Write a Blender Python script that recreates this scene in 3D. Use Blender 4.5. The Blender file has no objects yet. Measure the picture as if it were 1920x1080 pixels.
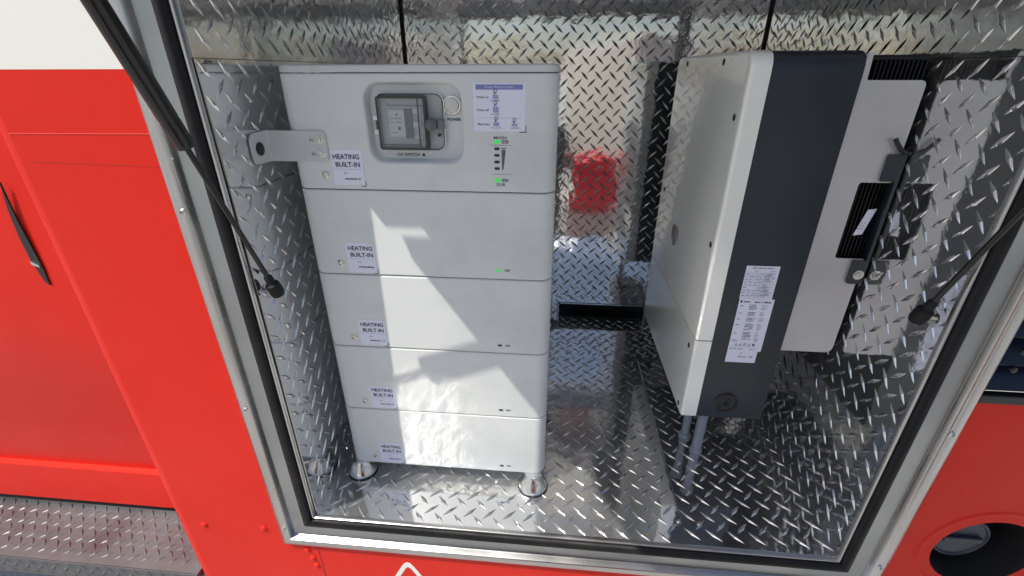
import bpy, bmesh, math, random
from mathutils import Vector, Matrix
random.seed(4)
R = math.radians
PI = math.pi
C = bpy.context.scene.collection
SC = bpy.context.scene
S = 0.75        # the scene is measured in photo units, everything is brought to metres by this factor at the end

# ------------------------------------------------------------------ camera, sky, sun, exposure
cam = bpy.data.objects.new('camera', bpy.data.cameras.new('camera'))
C.objects.link(cam)
SC.camera = cam
r_ = Vector((0.99577885, 0.09177017, -0.00164751)); u_ = Vector((-0.03803367, 0.42889846, 0.90255169))
f_ = r_.cross(u_) * -1
CP = Vector((0.4748, -0.89854, 1.22526))
mw = Matrix((r_, u_, -f_)).transposed().to_4x4()
mw.translation = CP * S
cam.matrix_world = mw
cam.data.sensor_width = 36
cam.data.lens = 854.15 / 1920 * 36
cam.data.clip_start = 0.02
cam.data.clip_end = 5000
SUN = Vector((1.377, 1.0, -2.682)).normalized()      # direction the light travels
w = bpy.data.worlds.new('World'); SC.world = w; w.use_nodes = True
nt = w.node_tree; bg = nt.nodes['Background']
sky = nt.nodes.new('ShaderNodeTexSky'); sky.sky_type = 'NISHITA'; sky.sun_disc = False
sky.sun_elevation = math.asin(-SUN.z); sky.sun_rotation = math.atan2(-SUN.x, -SUN.y) % (2 * PI)
sky.air_density = 1.0; sky.dust_density = 2.0; sky.ozone_density = 1.0
nt.links.new(sky.outputs[0], bg.inputs[0]); bg.inputs[1].default_value = 0.115
sl = bpy.data.lights.new('sun', 'SUN'); sl.energy = 5.0; sl.angle = R(0.5); sl.color = (1, 0.955, 0.87)
so = bpy.data.objects.new('sun', sl); C.objects.link(so)
so.rotation_euler = SUN.to_track_quat('-Z', 'Y').to_euler(); so.location = (-3, -3, 6)
SC.view_settings.view_transform = 'Standard'; SC.view_settings.look = 'None'
SC.view_settings.exposure = 0.0; SC.view_settings.gamma = 1
SC.cycles.max_bounces = 12; SC.cycles.glossy_bounces = 8; SC.cycles.diffuse_bounces = 4
SC.cycles.caustics_reflective = True
SC.cycles.sample_clamp_indirect = 0
SC.cycles.blur_glossy = 0.108
SC.cycles.use_guiding = True; SC.cycles.use_surface_guiding = True; SC.cycles.guiding_training_samples = 0; SC.cycles.surface_guiding_probability = .75
SC.cycles.use_denoising = True

# ------------------------------------------------------------------ materials
def mat(name, col, rough=.5, metal=0., noise=None, bump=None, rvar=None, coat=0, spec=.5, emit=None, trans=0, stretch=None, cvar=None):
    m = bpy.data.materials.new(name); m.use_nodes = True
    n = m.node_tree.nodes; L = m.node_tree.links; b = n['Principled BSDF']
    b.inputs['Base Color'].default_value = (*col, 1); b.inputs['Roughness'].default_value = rough
    b.inputs['Metallic'].default_value = metal; b.inputs['Coat Weight'].default_value = coat
    b.inputs['Specular IOR Level'].default_value = spec
    if trans: b.inputs['Transmission Weight'].default_value = trans
    if emit:
        b.inputs['Emission Color'].default_value = (*emit[0], 1); b.inputs['Emission Strength'].default_value = emit[1]
    tc = n.new('ShaderNodeTexCoord'); src = tc.outputs['Object']
    if stretch:
        mp = n.new('ShaderNodeMapping'); mp.inputs['Scale'].default_value = stretch
        L.new(src, mp.inputs[0]); src = mp.outputs[0]
    def nz(scale, det=3):
        t = n.new('ShaderNodeTexNoise'); t.inputs['Scale'].default_value = scale; t.inputs['Detail'].default_value = det
        L.new(src, t.inputs['Vector']); return t.outputs['Fac']
    if rvar:      # (scale, lo, hi)
        mr = n.new('ShaderNodeMapRange'); mr.inputs['From Min'].default_value = .3; mr.inputs['From Max'].default_value = .7
        mr.inputs['To Min'].default_value = rvar[1]; mr.inputs['To Max'].default_value = rvar[2]
        L.new(nz(rvar[0], 5), mr.inputs['Value']); L.new(mr.outputs[0], b.inputs['Roughness'])
    if cvar:      # (scale, colour2, lo, hi): colour patches (dust, scuffs)
        mr = n.new('ShaderNodeMapRange'); mr.inputs['From Min'].default_value = cvar[2]; mr.inputs['From Max'].default_value = cvar[3]
        L.new(nz(cvar[0], 6), mr.inputs['Value'])
        mx = n.new('ShaderNodeMix'); mx.data_type = 'RGBA'
        mx.inputs[6].default_value = (*col, 1); mx.inputs[7].default_value = (*cvar[1], 1)
        L.new(mr.outputs[0], mx.inputs[0]); L.new(mx.outputs[2], b.inputs['Base Color'])
    if bump:      # list of (scale, distance)
        prev = None
        for sc_, d in bump:
            bp = n.new('ShaderNodeBump'); bp.inputs['Distance'].default_value = d; bp.inputs['Strength'].default_value = 1
            L.new(nz(sc_), bp.inputs['Height'])
            if prev: L.new(prev, bp.inputs['Normal'])
            prev = bp.outputs['Normal']
        L.new(prev, b.inputs['Normal'])
    return m

def tread_mat(name, tint, r1, r2, mixf, wav):
    """polished aluminium: a clear lobe mixed with a broad one for the fine scratches"""
    m = mat(name, tint, r1, 1, bump=[(5, wav), (24, .0005), (160, .00005)], rvar=(9, r1 * .75, r1 * 1.35), cvar=(3, tuple(c * .86 for c in tint), .4, .7))
    n = m.node_tree.nodes; L = m.node_tree.links
    b = n['Principled BSDF']
    b2 = n.new('ShaderNodeBsdfPrincipled'); b2.inputs['Metallic'].default_value = .5
    b2.inputs['Base Color'].default_value = (*[c * .8 for c in tint], 1); b2.inputs['Roughness'].default_value = r2
    mx = n.new('ShaderNodeMixShader'); mx.inputs[0].default_value = mixf
    tc = n.new('ShaderNodeTexCoord'); a1 = n.new('ShaderNodeTexNoise'); a1.inputs['Scale'].default_value = 3.5; a1.inputs['Detail'].default_value = 8; a1.inputs['Roughness'].default_value = .65
    mp = n.new('ShaderNodeMapRange'); mp.inputs['From Min'].default_value = .38; mp.inputs['From Max'].default_value = .68; mp.inputs['To Min'].default_value = mixf * .55; mp.inputs['To Max'].default_value = mixf * 2.0
    L.new(tc.outputs['Object'], a1.inputs['Vector']); L.new(a1.outputs['Fac'], mp.inputs['Value']); L.new(mp.outputs[0], mx.inputs[0])
    L.new(b.outputs[0], mx.inputs[1]); L.new(b2.outputs[0], mx.inputs[2])
    L.new(mx.outputs[0], n['Material Output'].inputs[0])
    return m

TR = tread_mat('tread_plate_aluminium', (.80, .80, .80), .06, .5, .16, .0014)
TRW = tread_mat('wall_tread_aluminium', (.82, .82, .82), .055, .42, .07, .0016)
TRS = tread_mat('step_tread_aluminium', (.18, .185, .195), .38, .6, .7, .002)
ALU = mat('brushed_aluminium', (.56, .57, .58), .26, 1, rvar=(9, .2, .34), bump=[(2.5, .0016)], cvar=(4, (.47, .46, .44), .4, .75))
ALUD = mat('dull_aluminium', (.55, .56, .57), .4, 1, rvar=(12, .3, .5))
STEEL = mat('screw_steel', (.6, .6, .58), .25, 1)
CHROME = mat('foot_steel', (.75, .75, .74), .2, 1, rvar=(30, .12, .3))
RED = mat('red_paint', (.70, .020, .009), .5, 0, bump=[(2.2, .0015)], spec=.22, coat=.0, rvar=(3, .40, .56), cvar=(1.5, (.63, .018, .009), .4, .7))
WHITEP = mat('cream_white_paint', (.80, .80, .74), .35, 0, bump=[(2.5, .001)], coat=.2)
DECAL = mat('white_decal', (.82, .80, .78), .4)
RUB = mat('black_rubber', (.010, .010, .012), .6, 0, rvar=(20, .5, .7), cvar=(14, (.022, .02, .019), .5, .8), spec=.3)
BLK = mat('black_satin_paint', (.008, .008, .009), .22, 0)
BLKP = mat('black_plastic', (.012, .013, .016), .4)
BLUEBLK = mat('blue_black_plastic', (.012, .017, .035), .3)
CAPM = mat('slate_cap_plastic', (.030, .038, .055), .45)
VOID = mat('dark_cavity', (.004, .004, .005), .8)
BAT = mat('warm_grey_enclosure', (.68, .70, .695), .42, 0, bump=[(250, .00003), (2.5, .00025)], cvar=(7, (.57, .595, .59), .53, .8), rvar=(18, .36, .5))
BATR = mat('recess_plastic', (.58, .61, .62), .4, 0)
LID = mat('lid_plastic', (.62, .64, .63), .4, 0, cvar=(16, (.42, .40, .36), .63, .8))
BRK = mat('bracket_paint', (.56, .57, .57), .4, 0, cvar=(18, (.5, .49, .46), .6, .8))
PAPER = mat('label_paper', (.76, .78, .90), .5)
INK = mat('black_ink', (.02, .02, .05), .5)
GINK = mat('grey_ink', (.10, .11, .16), .5)
BINK = mat('blue_ink', (.20, .23, .50), .5)
LBINK = mat('pale_blue_ink', (.33, .37, .62), .5)
WINK = mat('white_ink', (.7, .72, .85), .5)
FRONT = mat('silver_white_cover', (.92, .915, .87), .26, .06, bump=[(4, .0010)], rvar=(4, .19, .29), coat=.5, stretch=(1, 1, .12))
DARK = mat('charcoal_case', (.019, .027, .036), .33, 0, rvar=(8, .26, .4), bump=[(260, .00004)])
SHROUD = mat('pale_metal_shroud', (.58, .575, .585), .38, .3, cvar=(5, (.50, .49, .50), .4, .7), bump=[(3, .0006)], rvar=(22, .3, .45))
FIN = mat('black_heatsink', (.010, .010, .012), .4, .5)
PIPE = mat('grey_conduit', (.24, .26, .30), .45, 0)
MARK = mat('chrome_badge', (.45, .45, .45), .08, 1, bump=[(45, .02)])
SMOKE = mat('smoked_window', (.75, .78, .80), .06, 0, trans=.94)
SWG = mat('switch_grey', (.58, .62, .63), .5)
SWL = mat('switch_light_grey', (.45, .47, .48), .5)
GREEN = mat('lit_green_led', (.05, .6, .1), .4, emit=((.02, 1, .10), .35))
OFF = mat('unlit_led', (.02, .025, .04), .3)
GROUND = mat('gravel_ground', (.46, .455, .44), .9, 0, bump=[(60, .01), (12, .02)], cvar=(.7, (.30, .295, .29), .4, .65))
DOORP = mat('door_inner_skin', (.72, .72, .72), .4, .2, bump=[(2, .002)])

# ------------------------------------------------------------------ helpers
def thing(name, label, cat, loc, group=None):
    o = bpy.data.objects.new(name, None); C.objects.link(o); o.location = loc; o.empty_display_size = .05
    o['label'] = label; o['category'] = cat
    if group: o['group'] = group
    return o
def wloc(o):
    v = Vector((0, 0, 0))
    while o: v += o.location; o = o.parent
    return v
def obj(name, bm, m, parent=None, smooth=None, label=None, kind=None):
    """bm is in scene coordinates; becomes ONE mesh object under its parent"""
    bmesh.ops.recalc_face_normals(bm, faces=bm.faces)
    me = bpy.data.meshes.new(name)
    if parent: bmesh.ops.translate(bm, verts=bm.verts, vec=-wloc(parent))
    if smooth is not None:
        for f in bm.faces: f.smooth = True
        for e in bm.edges:
            if len(e.link_faces) == 2 and e.calc_face_angle(0) > R(smooth): e.smooth = False
    bm.to_mesh(me); bm.free()
    o = bpy.data.objects.new(name, me); C.objects.link(o); o.parent = parent
    for x in (m if isinstance(m, (list, tuple)) else [m]): me.materials.append(x)
    if label: o['label'] = label
    if kind: o['kind'] = kind
    return o
def tag(o, label, cat, group=None):
    o['label'] = label; o['category'] = cat
    if group: o['group'] = group
    return o
def B(): return bmesh.new()
def box(bm, a, b, bev=0, seg=2):
    vs = [bm.verts.new((x, y, z)) for x in (a[0], b[0]) for y in (a[1], b[1]) for z in (a[2], b[2])]
    fs = [bm.faces.new([vs[i] for i in q]) for q in ((0, 1, 3, 2), (4, 6, 7, 5), (0, 4, 5, 1), (2, 3, 7, 6), (0, 2, 6, 4), (1, 5, 7, 3))]
    if bev:
        es = list({e for f in fs for e in f.edges})
        bmesh.ops.bevel(bm, geom=es, offset=bev, segments=seg, affect='EDGES', profile=.5)
def frame_of(d):
    d = Vector(d).normalized(); a = Vector((0, 0, 1)) if abs(d.z) < .9 else Vector((1, 0, 0))
    x = d.cross(a).normalized(); return x, d.cross(x).normalized(), d
def lathe(bm, o, d, prof, n=24):
    """prof: list of (radius, distance along d); ends are capped"""
    x, y, d = frame_of(d); o = Vector(o); rings = []
    for r, t in prof:
        rings.append([bm.verts.new(o + d * t + x * (r * math.cos(2 * PI * i / n)) + y * (r * math.sin(2 * PI * i / n))) for i in range(n)])
    for a, b in zip(rings, rings[1:]):
        for i in range(n): bm.faces.new([a[i], a[(i + 1) % n], b[(i + 1) % n], b[i]])
    bm.faces.new(rings[0]); bm.faces.new(rings[-1])
def tube(bm, a, b, r, n=16):
    a = Vector(a); b = Vector(b); lathe(bm, a, b - a, [(r, 0), (r, (b - a).length)], n)
def path_tube(bm, pts, r, n=10):
    pts = [Vector(p_) for p_ in pts]; rings = []
    for i, p_ in enumerate(pts):
        d = (pts[min(i + 1, len(pts) - 1)] - pts[max(i - 1, 0)])
        x, y, d = frame_of(d)
        rings.append([bm.verts.new(p_ + x * (r * math.cos(2 * PI * k / n)) + y * (r * math.sin(2 * PI * k / n))) for k in range(n)])
    for a, b in zip(rings, rings[1:]):
        for i in range(n): bm.faces.new([a[i], a[(i + 1) % n], b[(i + 1) % n], b[i]])
    bm.faces.new(rings[0]); bm.faces.new(rings[-1])
def rrect(x0, x1, z0, z1, r, n=6):
    out = []
    for cx, cz, a0 in ((x1 - r, z1 - r, 0), (x0 + r, z1 - r, 90), (x0 + r, z0 + r, 180), (x1 - r, z0 + r, 270)):
        for k in range(n + 1):
            a = R(a0 + 90 * k / n); out.append((cx + r * math.cos(a), cz + r * math.sin(a)))
    return out
def rpoly(pts, rs, n=5):
    """polygon with rounded corners, rs one radius or a list"""
    out = []; N = len(pts)
    for i in range(N):
        p0 = Vector(pts[i - 1]); p1 = Vector(pts[i]); p2 = Vector(pts[(i + 1) % N]); r = rs if not isinstance(rs, (list, tuple)) else rs[i]
        if r <= 0: out.append(tuple(p1)); continue
        d0 = (p0 - p1).normalized(); d1 = (p2 - p1).normalized(); ang = d0.angle(d1)
        t = min(r / math.tan(ang / 2), (p0 - p1).length * .49, (p2 - p1).length * .49)
        a = p1 + d0 * t; b = p1 + d1 * t
        for k in range(n + 1):
            s = k / n; out.append(tuple((1 - s) ** 2 * a + 2 * s * (1 - s) * p1 + s * s * b))
    return out
def plate(bm, outline, y0, y1, holes=(), axis='y', bev=0):
    """flat plate whose outline lies in the xz plane (axis y) or yz plane (axis x), between the two depths"""
    def P(q, d): return (q[0], d, q[1]) if axis == 'y' else ((d, q[0], q[1]) if axis == 'x' else (q[0], q[1], d))
    def loop(pts, d):
        vs = [bm.verts.new(P(q, d)) for q in pts]
        return vs, [bm.edges.new((vs[i], vs[(i + 1) % len(vs)])) for i in range(len(vs))]
    caps = []
    for d in (y0, y1):
        ls = [loop(outline, d)] + [loop(h, d) for h in holes]
        es = [e for l in ls for e in l[1]]
        if holes: bmesh.ops.triangle_fill(bm, use_beauty=True, use_dissolve=False, edges=es)
        else: bm.faces.new(ls[0][0])
        caps.append([l[0] for l in ls])
    for la, lb in zip(*caps):
        n = len(la)
        for i in range(n): bm.faces.new([la[i], la[(i + 1) % n], lb[(i + 1) % n], lb[i]])
def sheet(bm, pts, y):
    bm.faces.new([bm.verts.new((q[0], y, q[1])) for q in pts])
def srect(bm, x0, x1, z0, z1, y): sheet(bm, [(x0, z0), (x1, z0), (x1, z1), (x0, z1)], y)
TXT = {}
def text_bm(bm, s, x, z, y, size, align='CENTER', bold=0., sx=1., shear=0.):
    key = (s, align, bold)
    if key not in TXT:
        cu = bpy.data.curves.new('t', 'FONT'); cu.body = s; cu.align_x = align; cu.align_y = 'CENTER'; cu.size = 1; cu.offset = bold; cu.resolution_u = 3
        o = bpy.data.objects.new('t', cu); C.objects.link(o); bpy.context.view_layer.update()
        dg = bpy.context.evaluated_depsgraph_get(); me = o.evaluated_get(dg).to_mesh()
        TXT[key] = ([tuple(v.co) for v in me.vertices], [tuple(p_.vertices) for p_ in me.polygons])
        o.evaluated_get(dg).to_mesh_clear(); bpy.data.objects.remove(o); bpy.data.curves.remove(cu)
    V, F = TXT[key]
    vs = [bm.verts.new((x + v[0] * size * sx + shear * v[1] * size, y, z + v[1] * size)) for v in V]
    for f in F:
        try: bm.faces.new([vs[i] for i in f])
        except ValueError: pass

# diamond tread plate: a thin sheet with raised lens-shaped lugs in the usual alternating lattice
PITCH = .0605
def lug(bm_v, bm_f, o, d, wv, n, L=.027, W=.0062, H=.0036):
    """one raised lug: four curved facets meeting in a crisp ridge"""
    for a in (-1, 1):
        for b in (-1, 1):
            base = len(bm_v)
            for t in (0, .3, .65, 1):
                c = o + d * (L * t * a); ww = W * (1 - t) ** .85; hh = H * (1 - t ** 1.7)
                if t == 1: bm_v.append(c - n * .0004); continue
                for q, hz in ((0, 1), (.5, .62), (1, -.12)):
                    bm_v.append(c + wv * (ww * q * b) + n * (hh * hz))
            for k in range(2):
                for m_ in range(2):
                    p0 = base + 3 * k + m_; f = (p0, p0 + 3, p0 + 4, p0 + 1); bm_f.append(f if a * b < 0 else f[::-1])
            for m_ in range(2):
                f = (base + 6 + m_, base + 9, base + 7 + m_); bm_f.append(f if a * b < 0 else f[::-1])
def tread(name, parent, O, U, V, N, w, h, m=None, off=(0, 0), th=.003, pitch=PITCH, kind=None, L=.0285):
    O = Vector(O); U = Vector(U).normalized(); V = Vector(V).normalized(); N = Vector(N).normalized(); vs = []; fs = []
    pl = wloc(parent) if parent else Vector((0, 0, 0)); O = O - pl
    c8 = [O, O + U * w, O + U * w + V * h, O + V * h]
    vs += [c.copy() for c in c8] + [c - N * th for c in c8]
    fs += [(0, 1, 2, 3), (4, 7, 6, 5), (0, 4, 5, 1), (1, 5, 6, 2), (2, 6, 7, 3), (3, 7, 4, 0)]
    nflat = len(fs)
    k = pitch / 2
    i0 = math.floor(off[0] / k) ; mg = .012
    for i in range(0, int(w / k) + 4):
        for j in range(0, int(h / k) + 4):
            if (i + j) % 2: continue
            a = (i - 1) * k + off[0] % (2 * k); b = (j - 1) * k + off[1] % (2 * k)
            if not (mg < a < w - mg and mg < b < h - mg): continue
            s = 1 if i % 2 == 0 else -1
            ang = R(45 * s + random.uniform(-2.5, 2.5)); d = U * math.cos(ang) + V * math.sin(ang); wv = N.cross(d)
            hs = random.uniform(.85, 1.1)
            lug(vs, fs, O + U * (a + random.uniform(-.0008, .0008)) + V * (b + random.uniform(-.0008, .0008)), d, wv, N, L=L * random.uniform(.94, 1.05), H=.0036 * hs)
    me = bpy.data.meshes.new(name); me.from_pydata([tuple(v) for v in vs], [], fs)
    sm = [False] * nflat + [True] * (len(fs) - nflat); me.polygons.foreach_set('use_smooth', sm); me.update()
    me.materials.append(m or TR)
    o = bpy.data.objects.new(name, me); C.objects.link(o); o.parent = parent
    if kind: o['kind'] = kind
    return o

# ------------------------------------------------------------------ the compartment lining
XL, XR, ZT, D = -.2146, 1.2961, 1.542, 1.3282
WL, WR, ZC = -.208, 1.318, 1.64
def struct(name, a, b, m):
    bm = B(); box(bm, a, b); return obj(name, bm, m, kind='structure')
fl = struct('floor', (WL - .02, .0, -.03), (WR + .02, D + .02, -.012), ALUD)
tread('tread_plate', fl, (WL, .003, 0), (1, 0, 0), (0, 1, 0), (0, 0, 1), .902 - WL, .915, off=(.01, .02))
tread('tread_plate', fl, (WL, .9195, 0), (1, 0, 0), (0, 1, 0), (0, 0, 1), WR - WL, D - .9195, off=(.03, .01))
tread('tread_plate', fl, (.895, .003, .0035), (1, 0, 0), (0, 1, 0), (0, 0, 1), WR - .895, .915, off=(.02, .035))
wb = struct('wall_back', (WL - .02, D + .012, .10), (WR + .02, D + .03, ZC + .02), ALUD)
Z0 = .085
tread('tread_plate', wb, (WL, D, Z0 + .001), (1, 0, 0), (0, 0, 1), (0, -1, 0), WR - WL, ZC - Z0, TRW, off=(.012, .03))
tread('tread_plate', wb, (WL, D, 0), (1, 0, 0), (0, 0, 1), (0, -1, 0), .515 - WL, Z0, off=(.012, .05))
tread('tread_plate', wb, (.992, D, 0), (1, 0, 0), (0, 0, 1), (0, -1, 0), WR - .992, Z0, off=(.02, .05))
bm = B(); box(bm, (.50, D + .09, -.01), (1.01, D + .10, .10)); box(bm, (.50, D + .013, .092), (1.01, D + .09, .10)); box(bm, (.50, D + .012, -.012), (1.01, D + .09, -.006))
obj('wall_channel', bm, VOID, wb)
bm = B(); box(bm, (.517, D - .012, .0), (.527, D + .02, .082), .002); box(bm, (.982, D - .012, 0), (.992, D + .02, .082), .002); box(bm, (.53, D - .006, .078), (.98, D + .004, .084), .001)
obj('channel_trim', bm, ALU, wb)
JZ = 1.247
for nm, x, n, xb in (('wall_left', WL, (1, 0, 0), WL - .03), ('wall_right', WR, (-1, 0, 0), WR + .012)):
    ws = struct(nm, (xb, .0, -.02), (xb + .018, D + .02, ZC + .02), ALUD)
    s = n[0]
    tread('tread_plate', ws, (x, .003, .0), (0, 1, 0), (0, 0, 1), n, D - .006, JZ, TRW, off=(.02, .015))
    tread('tread_plate', ws, (x - .002 * s, .003, JZ + .0015), (0, 1, 0), (0, 0, 1), n, D - .006, ZC - JZ, TRW, off=(.04, .03))
ce = struct('ceiling', (WL - .02, .06, ZC + .02), (WR + .02, D + .02, ZC + .03), ALUD)
tread('tread_plate', ce, (WL, .06, ZC), (1, 0, 0), (0, 1, 0), (0, 0, -1), WR - WL, D - .06, TRW, off=(0, .01))
hw = struct('wall_front', (XL - .06, .0005, ZT + .02), (XR + .06, .0045, ZC + .03), ALUD)
tread('tread_plate', hw, (WL, .010, ZT + .012), (1, 0, 0), (0, 0, 1), (0, 1, 0), WR - WL, ZC - ZT - .014, TRW, off=(0, .01))
# corner trim, dark sealant and screws
bm = B(); tube(bm, (WL + .003, D - .003, 0), (WL + .003, D - .003, ZC), .0045, 8); obj('corner_sealant', bm, RUB, wb)
bm = B(); tube(bm, (WR - .003, D - .003, 0), (WR - .003, D - .003, ZC), .0045, 8); obj('corner_sealant', bm, RUB, wb)
def screw(parent, o, n, r=.008, m=None, name='screw'):
    bm = B(); lathe(bm, o, n, [(r * 1.25, 0), (r * 1.25, .0015), (r, .0022), (r * .85, .0045), (r * .5, .0058), (r * .46, .003), (.0008, .003)], 16)
    return obj(name, bm, m or STEEL, parent, 50)
for y, z in ((.055, .97), (.06, .35), (.62, .2)): screw(bpy.data.objects['wall_left'], (WL + .0005, y, z), (1, 0, 0), .006, STEEL)
for x, y in ((.885, .075), (.944, .071), (.742, .943), (.90, .6)): screw(fl, (x, y, .0035), (0, 0, 1), .007)

# ------------------------------------------------------------------ ground outside
bm = B(); bm.faces.new([bm.verts.new(v) for v in ((-600, -900, -.95), (600, -900, -.95), (600, 300, -.95), (-600, 300, -.95))])
obj('ground', bm, GROUND, kind='structure')

t = thing('red_reflection_prop', 'red box on a taupe stand, added out of view for its red reflection in the back plate', 'case', (.95, -2.5, -.95))  # made-up red box, itself unseen, placed for the red patch it reflects
bm = B(); box(bm, (.69, -2.75, -.40), (1.24, -2.2, .26), .04); obj('red_prop_body', bm, mat('deep_red_prop', (.55, .008, .02), .5), t, 40)
bm = B(); box(bm, (.66, -2.78, -.95), (1.27, -2.17, -.41), .02); obj('stand', bm, mat('taupe_stand', (.42, .36, .33), .5), t, 40)
t = thing('dark_reflection_prop', 'dark box on wheels, added out of view beside the red one to darken the back plate reflection', 'cabinet', (.4, -2.5, -.95))  # invented dark block, itself unseen, that darkens the mirror image left of the red
bm = B(); box(bm, (.15, -2.8, -.85), (.60, -2.25, .62), .06); obj('dark_prop_body', bm, DARK, t, 40)
for x in (.22, .53):
    bm = B(); tube(bm, (x, -2.32, -.89), (x + .03, -2.32, -.89), .06, 16); obj('wheel', bm, RUB, t, 40)
# invented van out of view: its pale side brightens the plate and cover reflections
t = thing('van_reflection_prop', 'beige van shape added out of view for its pale reflection in the metal', 'van', (2.4, -5.8, -.95))
def rot(bm, c, a): bmesh.ops.rotate(bm, verts=bm.verts, cent=c, matrix=Matrix.Rotation(a, 3, 'Z'))
VC = Vector((1.72, -4.2, 0)); VA = R(-15)
bm = B(); box(bm, (1.62, -8.2, -.55), (3.0, -4.2, 1.75), .15, 3); rot(bm, VC, VA); obj('van_prop_body', bm, mat('beige_prop_paint', (.46, .42, .36), .4), t, 40)
for x, y in ((1.72, -7.4), (1.72, -5.0), (3.08, -7.4), (3.08, -5.0)):
    bm = B(); tube(bm, (x - .12, y, -.55), (x + .12, y, -.55), .38, 28); rot(bm, VC, VA); obj('wheel', bm, RUB, t, 40)
bm = B(); box(bm, (1.69, -5.2, .6), (1.72, -4.5, 1.3), .01); rot(bm, VC, VA); obj('side_window', bm, BLK, t)

# ------------------------------------------------------------------ truck body round the opening
truck = thing('truck', 'red truck body with a cream band, aluminium framed opening and diamond plate running board', 'truck', (-.3, .1, -.94))
XC = -.70
bm = B()
hole = [(1.63 + .125 * math.cos(2 * PI * k / 40), .083 + .118 * math.sin(2 * PI * k / 40)) for k in range(40)]
lou = [(1.418, .568), (1.95, .568), (1.95, .80), (1.418, .80)]
plate(bm, [(XC + .05, -.5), (2.3, -.5), (2.3, 1.229), (1.402, 1.229), (1.402, -.104), (-.318, -.104), (-.318, 1.229), (XC + .05, 1.229)], -.012, -.009, [hole, lou])
arc = [(XC + .05 - .05 * math.sin(a), .038 - .05 * math.cos(a)) for a in [R(90 * k / 6) for k in range(7)]] + [(XC, .32)]  # side return
def strip(bm, pts, z0, z1):
    a = [bm.verts.new((x, y, z0)) for x, y in pts]; b = [bm.verts.new((x, y, z1)) for x, y in pts]
    for i in range(len(pts) - 1): bm.faces.new([a[i], a[i + 1], b[i + 1], b[i]])
strip(bm, arc, -.5, 1.229)
obj('body_panel', bm, RED, truck, 40)
bm = B(); plate(bm, [(XC + .05, 1.2292), (-.318, 1.2292), (-.318, ZT + .104), (1.402, ZT + .104), (1.402, 1.2292), (2.3, 1.2292), (2.3, 1.95), (XC + .05, 1.95)], -.0122, -.009)
strip(bm, arc, 1.2292, 1.95); obj('upper_body_panel', bm, WHITEP, truck, 40, label='cream white upper body panel')
# edge of an overlapped film, raised a little
bm = B(); plate(bm, [(XC + .05, 1.1105), (-.32, 1.113), (-.32, 1.1115), (XC + .05, 1.109)], -.0128, -.0119); obj('film_edge', bm, mat('film_edge_red', (.80, .10, .07), .4), truck)
bm = B(); plate(bm, [(-.62, 1.0545), (-.32, 1.048), (-.32, 1.0468), (-.62, 1.0533)], -.0126, -.0119); obj('film_edge', bm, mat('film_edge_dark_red', (.5, .02, .015), .4), truck)
# recessed side of the truck beyond the corner
prof = [(.150, 1.229), (.155, 1.0), (.150, .85), (.146, .7), (.148, .55), (.160, .40), (.180, .28), (.200, .15), (.222, .0), (.238, -.12), (.241, -.143), (.219, -.147), (.213, -.318)]
bm = B(); X0, X1 = -2.6, XC + .001
a = [bm.verts.new((X0, y, z)) for y, z in prof]; b = [bm.verts.new((X1, y, z)) for y, z in prof]
for i in range(len(prof) - 1): bm.faces.new([a[i], a[i + 1], b[i + 1], b[i]])
obj('side_panel', bm, RED, truck, 25)
bm = B(); plate(bm, [(X0, 1.2292), (X1, 1.2292), (X1, 2.0), (X0, 2.0)], .149, .153); obj('upper_side_panel', bm, WHITEP, truck)
bm = B(); box(bm, (X0, .2215, -.42), (X1, .25, -.311)); obj('sill_gap', bm, VOID, truck)
bm = B()   # sliver shaped black plate standing in for the gap beside the corner
L_ = [(-.9365, .970), (-.951, .893), (-.957, .820), (-.956, .750), (-.944, .690), (-.9335, .680)]
R_ = [(-.930, .735), (-.934, .80), (-.9375, .860), (-.9375, .91)]
plate(bm, L_ + R_, .142, .1462); obj('side_slit', bm, BLKP, truck)
bm = B(); plate(bm, [(-.956, .755), (-.935, .742), (-.934, .734), (-.956, .743)], .139, .1415); obj('slit_glint_strip', bm, STEEL, truck)  # steel sliver laid over the slit as its glint
# running board
rb = tread('running_board', truck, (-2.6, -.006, -.345), (1, 0, 0), (0, 1, 0), (0, 0, 1), 1.897, .226, TRS, off=(0, .01), th=.03, pitch=.05, L=.0225)
tread('running_board_edge', truck, (-2.6, -.010, -.43), (1, 0, 0), (0, 0, 1), (0, -1, 0), 1.897, .083, TRS, off=(.01, .02), pitch=.05, L=.0225)
# rivets
for x, z in ((-.588, -.072), (-.388, -.065), (-.262, -.150), (-.252, -.190), (-.246, -.226)):
    bm = B(); lathe(bm, (x, -.0118, z), (0, -1, 0), [(.011, 0), (.0105, .002), (.008, .0045), (.004, .006), (.0005, .0064)], 16); obj('rivet', bm, RED, truck, 60)
bm = B(); box(bm, (-.2265, -.0128, -.5), (-.2245, -.0115, -.11)); obj('panel_joint', bm, mat('joint_dark_red', (.22, .012, .01), .5), truck)
# triangle decal, its apex just in view
tri_o = rpoly([(.061, -.150), (.20, -.42), (-.078, -.42)], [.022, .03, .03]); tri_i = rpoly([(.061, -.181), (.172, -.402), (-.05, -.402)], [.012, .02, .02])
bm = B(); plate(bm, tri_o, -.0127, -.0119, [tri_i]); obj('triangle_decal', bm, DECAL, truck)
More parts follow.
